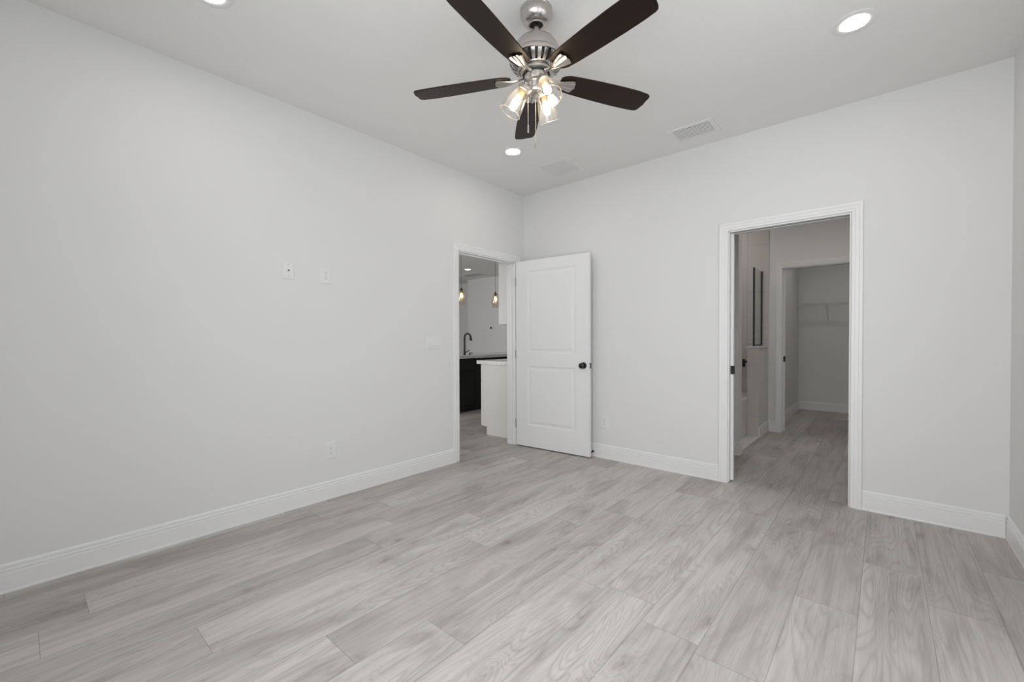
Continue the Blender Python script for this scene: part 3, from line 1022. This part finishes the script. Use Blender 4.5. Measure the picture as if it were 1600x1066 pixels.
def chain(r_, f_, ztop, zbot, fob, name, m_fob):
    p = world_rf(r_, f_)
    c = MB()
    nb = int((ztop - zbot) / 0.0048)
    for i in range(nb):
        z = ztop - i * 0.0048
        c.lathe([(0.0007, z), (0.0016, z - 0.0012), (0.0016, z - 0.0024), (0.0007, z - 0.0036), (0.0007, z - 0.0048)], c=(p.x, p.y, 0), seg=8)
    o = c.build('pull_chain', M_CHAIN, fan, smooth=True)
    MB().lathe([(0, zbot), (0.002, zbot - 0.001), (0.0034, zbot - 0.008), (0.0036, zbot - fob + 0.006), (0.0042, zbot - fob), (0, zbot - fob - 0.0005)], c=(p.x, p.y, 0), seg=16).build('fob', m_fob, o, smooth=True)


chain(-0.043, -0.036, 2.445, 2.193, 0.038, 'a', M_CHAIN)
chain(-0.002, 0.050, 2.372, 2.150, 0.030, 'b', M_NICKEL)

# ------------------------------------------------------------------ kitchen seen through the doorway
# white base cabinet, end panel towards the doorway; front faces -x
bc = thing('base_cabinet', (-0.42, 0.5, 0), 'white kitchen base cabinet just beyond the bedroom doorway', 'cabinet')
cx0, cx1, cy0, cy1 = -0.718, -0.14, 0.02, 1.0


def loc_box(x0, x1, y0, y1, z0, z1, base):
    return MB().box(x0 - base[0], x1 - base[0], y0 - base[1], y1 - base[1], z0 - base[2], z1 - base[2])


B0 = (-0.42, 0.5, 0)
loc_box(-0.697, cx1, cy0, cy1, 0.10, 0.868, B0).box(-0.615 - B0[0], cx1 - B0[0], cy0 - B0[1], cy1 - B0[1], 0, 0.10).build('body', M_CAB, bc)
for ya, yb, za, zb, nm in ((cy0 + .003, 0.508, 0.105, 0.66, 'cabinet_door'), (0.512, cy1 - .003, 0.105, 0.66, 'cabinet_door'), (cy0 + .003, 0.508, 0.665, 0.862, 'drawer_front'), (0.512, cy1 - .003, 0.665, 0.862, 'drawer_front')):
    dfr = loc_box(cx0, -0.698, ya, yb, za, zb, B0).build(nm, M_CAB, bc, bevel=0.002)
    ym = (ya + yb) / 2 - B0[1]
    zz = zb - 0.05 if nm == 'cabinet_door' else (za + zb) / 2
    hd = MB()
    hx = cx0 - B0[0]
    hd.tube([(hx - 0.028, ym - 0.07, zz), (hx - 0.028, ym + 0.07, zz)], 0.005)
    for s in (-0.055, 0.055):
        hd.tube([(hx, ym + s, zz), (hx - 0.028, ym + s, zz)], 0.004)
    hd.build('handle', M_BLACK, dfr)
loc_box(-0.772, -0.122, 0.0, 1.02, 0.869, 0.914, (0, 0, 0)).build('countertop', M_QUARTZ, bevel=0.003)
ct = bpy.data.objects['countertop']
tag(ct, 'white veined countertop on the white base cabinet', 'countertop')
uc = thing('wall_cabinet', (-0.27, 0.5, 1.358), 'white kitchen wall cabinet high above the base cabinet', 'cabinet')
B1 = (-0.27, 0.5, 1.358)
loc_box(-0.388, -0.122, 0.02, 1.0, 1.358, 2.42, B1).build('body', M_CAB, uc)
for ya, yb in ((0.023, 0.508), (0.512, 0.997)):
    loc_box(-0.410, -0.389, ya, yb, 1.361, 2.417, B1).build('cabinet_door', M_CAB, uc, bevel=0.002)

# black island with pale top
isl = thing('kitchen_island', (-2.45, 1.5, 0), 'black kitchen island under a pale countertop', 'kitchen island')
B2 = (-2.45, 1.5, 0)
ib = loc_box(-2.90, -2.045, 0.30, 2.80, 0.0, 0.868, B2).build('body', M_ISLAND, isl)
ys = [0.31, 0.75, 1.19, 1.63, 2.18, 2.79]
for ya, yb in zip(ys, ys[1:]):
    dfr = loc_box(-2.044, -2.024, ya + 0.003, yb - 0.003, 0.09, 0.66, B2)
    o = dfr.build('cabinet_door', M_ISLAND, isl, bevel=0.002)
    o2 = loc_box(-2.044, -2.024, ya + 0.003, yb - 0.003, 0.668, 0.862, B2).build('drawer_front', M_ISLAND, isl, bevel=0.002)
    ym, hx = (ya + yb) / 2 - B2[1], -2.024 - B2[0]
    hw = 0.12
    hd = MB()
    hd.tube([(hx + 0.028, ym - hw, 0.80), (hx + 0.028, ym + hw, 0.80)], 0.0075)
    for s in (-hw + 0.02, hw - 0.02):
        hd.tube([(hx, ym + s, 0.80), (hx + 0.028, ym + s, 0.80)], 0.005)
    if ya > 1.6 and ya < 2.0:
        tag(hd.build('handle', M_BRASS, o2), 'brass bar handle')
    else:
        hd.bm.free()
it = loc_box(-2.95, -1.998, 0.26, 2.84, 0.869, 0.914, (0, 0, 0)).build('countertop', M_QUARTZ, bevel=0.003)
tag(it, 'pale countertop on the black island, holding the black faucet', 'countertop')
# faucet
FA = (-2.26, 1.175, 0.9142)
fa = thing('kitchen_faucet', FA, 'tall black gooseneck faucet on the island', 'faucet')
MB().lathe([(0, 0), (0.026, 0), (0.026, 0.006), (0.020, 0.012), (0.0175, 0.06), (0.0165, 0.10), (0, 0.10)], seg=24).build('base', M_BLACK, fa, smooth=True)
pts = [(0, 0, 0.08), (0, 0, 0.20), (0, 0, 0.295)]
for i in range(1, 11):
    a = PI * i / 12
    pts.append((0.062 * (1 - math.cos(a)), 0.012 * (1 - math.cos(a)), 0.295 + 0.068 * math.sin(a)))
MB().tube(pts, 0.0155, seg=14).build('spout', M_BLACK, fa, smooth=True)
e = Vector(pts[-1])
MB().tube([e + Vector((0.0, 0, 0.006)), e + Vector((0.006, 0.002, -0.03)), e + Vector((0.012, 0.003, -0.085))], [0.016, 0.020, 0.023], seg=16).build('spray_head', M_BLACK, fa, smooth=True)
MB().tube([(0.01, 0.005, 0.045), (0.045, 0.02, 0.055), (0.095, 0.03, 0.085)], [0.010, 0.008, 0.006], seg=12).build('lever', M_BLACK, fa, smooth=True)
sd_ = thing('soap_dispenser', (-2.235, 1.275, 0.9142), 'small black countertop fitting right of the tall faucet', 'soap dispenser')
MB().lathe([(0, 0), (0.020, 0), (0.020, 0.008), (0.010, 0.012), (0.009, 0.035), (0, 0.035)], seg=20).build('base', M_BLACK, sd_, smooth=True)
MB().tube([(0, 0, 0.03), (0.02, 0.005, 0.036), (0.06, 0.012, 0.028)], [0.008, 0.007, 0.005], seg=12).build('nozzle', M_BLACK, sd_, smooth=True)


# pendants
def pendant(loc, label, proto=[]):
    if proto:
        t = copy_tree(proto[0])
        t.location = loc
        return tag(t, label, 'pendant lamp', 'pendants over the island')
    t = thing('pendant_lamp', loc, label, 'pendant lamp', 'pendants over the island')
    top = H - loc[2]
    MB().lathe([(0, top - 0.0005), (0.06, top - 0.0005), (0.06, top - 0.02), (0, top - 0.022)], seg=28).build('ceiling_rose', M_BRONZE, t, smooth=True)
    MB().lathe([(0.003, top - 0.02), (0.003, 0.13)], seg=8).build('cord', M_BLACK, t)
    MB().lathe([(0, 0.15), (0.012, 0.148), (0.014, 0.125), (0.030, 0.118), (0.031, 0.10), (0.018, 0.098), (0.016, 0.06), (0, 0.06)], seg=24).build('cap', M_BRONZE, t, smooth=True)
    MB().lathe([(0.013, 0.062), (0.020, 0.040), (0.026, 0.012), (0.022, -0.012), (0.010, -0.028), (0, -0.030)], seg=24).build('bulb', M_PBULB, t, smooth=True)
    MB().lathe([(0.030, 0.112), (0.054, 0.090), (0.076, 0.03), (0.079, -0.03), (0.069, -0.09), (0.050, -0.140), (0.0485, -0.139), (0.067, -0.09), (0.077, -0.03), (0.074, 0.03), (0.052, 0.089), (0.030, 0.109)], seg=36).build('glass_shade', M_PGLASS, t, smooth=True)
    proto.append(t)
    return t


pendant((-2.30, 1.147, 1.905), 'glass pendant lamp nearest the left doorway edge, above the faucet')
pendant((-2.30, 1.990, 1.905), 'glass pendant lamp beside the white wall cabinet, below the dark ceiling')

# thermostat and kitchen ceiling vent
th = thing('thermostat', (-4.60, KY1, 1.47), 'small white thermostat with a dark display on the pale kitchen wall', 'thermostat', rot=(0, 0, rad(180)))
MB().box(-0.072, 0.072, 0, 0.022, -0.062, 0.062).build('body', M_PLAST, th, bevel=0.008)
MB().box(-0.026, 0.034, 0.022, 0.0235, -0.020, 0.034).build('display', M_DARK, th)
kv = thing('ceiling_vent', (-4.70, 3.72, ZC), 'dark slotted ceiling vent on the kitchen ceiling', 'ceiling vent')
f = MB()
f.box(-0.30, -0.26, -0.18, 0.18, -0.01, 0).box(0.26, 0.30, -0.18, 0.18, -0.01, 0).box(-0.26, 0.26, -0.18, -0.14, -0.01, 0).box(-0.26, 0.26, 0.14, 0.18, -0.01, 0)
f.build('frame', M_PLAST, kv)
MB().box(-0.26, 0.26, -0.14, 0.14, -0.0012, -0.0002).build('duct_opening', M_DARK, kv)
lv = MB()
for i in range(9):
    yc = -0.14 + (i + 0.5) * 0.28 / 9
    lv.box(-0.26, 0.26, -0.013, 0.013, -0.0009, 0.0009, mtx=Matrix.Translation((0, yc, -0.010)) @ Matrix.Rotation(rad(42), 4, 'X'))
lv.build('louvre', M_PLAST, kv)

# ------------------------------------------------------------------ shower glass, valve
ss = thing('shower_screen', (1.925, 2.22, 1.0862), 'black framed glass shower panel standing on the pony wall', 'shower screen')
b_ = 0.009
MB().box(-b_, b_, -0.225, -0.207, 0.0, 0.945).box(-b_, b_, 0.200, 0.218, 0.0, 0.945).box(-b_, b_, -0.207, 0.200, 0.0, 0.018).build('frame', M_BLACK, ss)
MB().box(-0.004, 0.004, -0.208, 0.201, 0.017, 0.943).build('glass_pane', M_SCREEN, ss)
sv = thing('shower_valve', (1.722, HY - 0.0102, 0.865), 'small black shower valve handle on the tiled wall', 'shower valve')
MB().box(-0.016, 0.016, -0.012, 0.0, -0.055, 0.045).build('plate', M_BLACK, sv, bevel=0.003)
MB().tube([(0, -0.012, 0.015), (0, -0.055, 0.015)], 0.010).tube([(-0.005, -0.05, 0.015), (0.05, -0.05, 0.015)], [0.008, 0.014]).build('handle', M_BLACK, sv, smooth=True)

# ------------------------------------------------------------------ closet wire shelf
ws = thing('wire_shelf', (2.9, CY, 1.735), 'white wire closet shelf on the back wall of the closet', 'shelf')
dk = MB()
xa, xb = 2.032 - 2.9, W - 0.002 - 2.9
for y, z, r_ in ((-0.012, 0, 0.004), (-0.16, -0.003, 0.004), (-0.305, 0.0, 0.0055), (-0.3075, -0.020, 0.004), (-0.310, -0.042, 0.0055)):
    dk.tube([(xa, y, z), (xb, y, z)], r_, seg=6)
nw = 64
for i in range(nw + 1):
    x = xa + 0.006 + (xb - xa - 0.012) * i / nw
    dk.tube([(x, -0.008, 0.003), (x, -0.304, 0.003), (x, -0.312, -0.043)], 0.0019, seg=4)
dk.build('wire_deck', M_WIRE, ws)
for bx in (2.43, 3.25):
    br = MB()
    br.tube([(bx - 0.012 - 2.9, -0.306, -0.02), (bx - 2.9, -0.022, -0.245), (bx - 2.9, -0.006, -0.268)], 0.007, seg=8)
    br.build('brace', M_WIRE, ws)
    MB().box(bx - 0.012 - 2.9, bx + 0.012 - 2.9, -0.008, 0, -0.290, -0.245).build('brace_foot', M_PLAST, ws, bevel=0.002)
MB().box(xa - 0.001, xa + 0.012, -0.322, -0.285, -0.052, 0.014).build('end_bracket', M_PLAST, ws, bevel=0.003)
